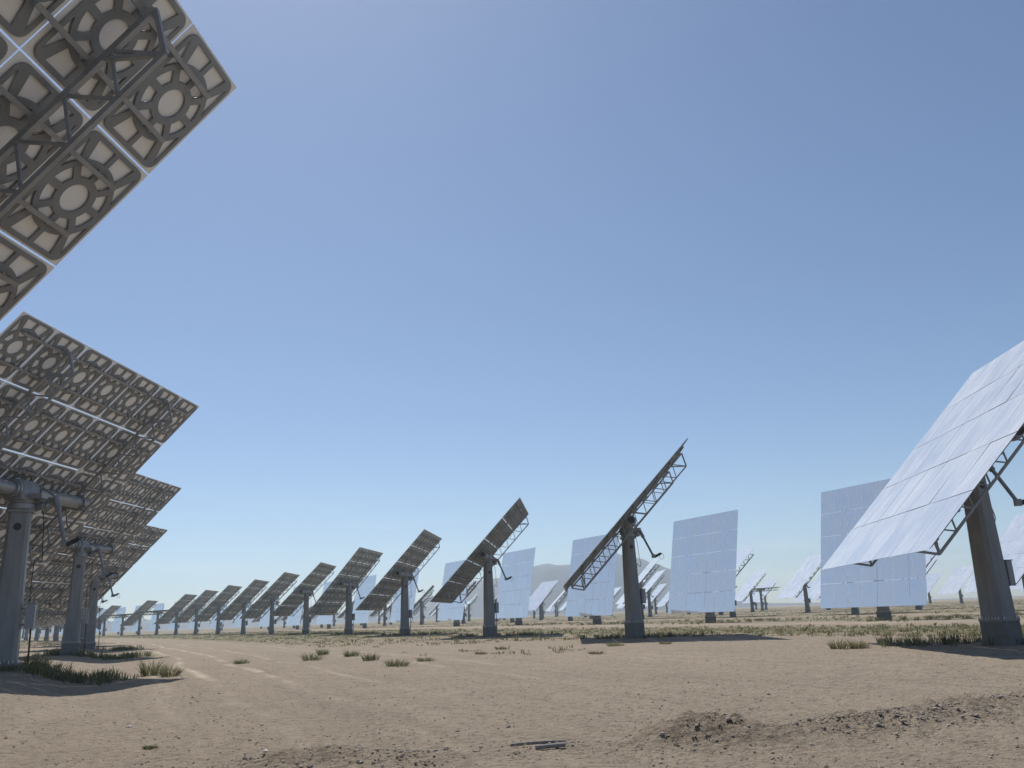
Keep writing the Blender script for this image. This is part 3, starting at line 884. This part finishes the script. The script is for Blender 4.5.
# single weeds one can point at
for (x, y, h, r, tn) in [(-8.79, 35.96, .34, .5, .5), (-4.24, 28.9, .26, .42, .5), (-5.99, 33.9, .3, .4, .45), (-7.63, 38.4, .3, .4, .4), (-3.57, 31.45, .15, .35, .6), (-9.71, 42.1, .32, .38, .4),
                         (-11.61, 35.72, .2, .35, .5), (4.0, 38.0, .2, .42, .6), (6.2, 38.0, .14, .3, .65), (-1.02, 39.6, .15, .3, .6), (-1.73, 35.3, .12, .3, .6), (2.63, 31.65, .12, .35, .7),
                         (10.3, 28.5, .32, .38, .7), (10.85, 28.3, .3, .36, .75), (-12.6, 29.4, .55, .45, .5), (-11.6, 28.6, .38, .4, .65), (-4.84, 11.46, .05, .09, .5)]:
    q = Plants(); z0 = gz(x, y)
    q.tuft(0, 0, 0, h, r, 90, tn, 0.0065); q.tuft(0.25 * r, -.1 * r, 0, h * .7, r * 1.2, 50, tn + .1, 0.0095)
    tag(link('weed_clump', q.mesh('weed_clump'), None, (x, y, z0), (0, 0, 0)), 'lone green weed clump on the bare dirt', 'weed', 'lone weeds on the bare dirt')

# ------------------------------------------------------------------ stones, clods, sticks
def clod(mbv, x, y, z, s):
    n = 7; o = len(mbv.v); ph = rng.uniform(0, 6.28)
    rings_ = []
    for k, (hh, rr) in enumerate(((-.35, .6), (-.05, 1.0), (.35, .75), (.58, .3))):
        rings_.append([(x + s * rr * rng.uniform(.7, 1.25) * math.cos(ph + 2 * math.pi * i / n), y + s * rr * rng.uniform(.7, 1.2) * math.sin(ph + 2 * math.pi * i / n), z + s * hh * rng.uniform(.75, 1.2)) for i in range(n)])
    mbv.ring_loft(rings_)
mbv = MB()
for _ in range(11000):
    r_ = 8 + 42 * rng.uniform() ** 2.2; a = R(rng.uniform(-36, 36)); x, y = r_ * math.sin(a), r_ * math.cos(a)
    clod(mbv, x, y, gz(x, y) + .004, min(0.035, 0.006 + rng.exponential(0.0045)))
n_ok = 0
while n_ok < 3600:
    x, y = rng.uniform(-3.6, 10), rng.uniform(9, 15.5)
    mval = mound_mask(np.array([x]), np.array([y]))[0]
    if rng.uniform() > mval / 0.14: continue
    n_ok += 1
    clod(mbv, x, y, gz(x, y) + .01, min(0.045, 0.006 + rng.exponential(0.0065)))
M_CLOD = weathered('dirt_clod', (0.20, 0.165, 0.13), (0.46, 0.40, 0.33), 0.95, 0, 25.0, 0.2, streak=False)
cm = mbv.mesh('gravel', M_CLOD)
tag(link('gravel', cm), 'loose gravel and dirt clods scattered over the dirt', kind='stuff')

M_PALE = weathered('pale_stone', (0.55, 0.52, 0.48), (0.72, 0.70, 0.66), 0.8, 0, 12.0, 0.2, streak=False)
for (x, y, s, lb) in [(-6.25, 14.0, .035, 'small white stone on the dirt below the shaded posts'), (-3.18, 10.89, .03, 'flat white scrap lying on the dirt above the clod heap'), (4.15, 15.02, .04, 'dark lone stone on open dirt above the low bank')]:
    q = MB(); clod(q, 0, 0, 0, s)
    o = link('stone', q.mesh('stone', M_CLOD if 'dark' in lb else M_PALE), None, (x, y, gz(x, y) + s * .3)); tag(o, lb, 'stone')
for k, (p, q_, wd, lb) in enumerate([((-0.18, 10.33), (0.46, 10.44), 0.04, 'longer grey stick lying on the foreground dirt'), ((0.10, 10.02), (0.44, 10.07), 0.05, 'thicker short grey stick lying nearer on the foreground dirt')]):
    q = MB(); pts = []
    for i in range(7):
        t = i / 6; x = p[0] + (q_[0] - p[0]) * t; y = p[1] + (q_[1] - p[1]) * t
        pts.append((x, y + 0.004 * math.sin(5 * t + k), 0.02 + gz(x, y)))
    q.tube_path(pts, wd, 7)
    tag(link('stick', q.mesh('stick', M_WOOD, smooth=True)), lb, 'stick')
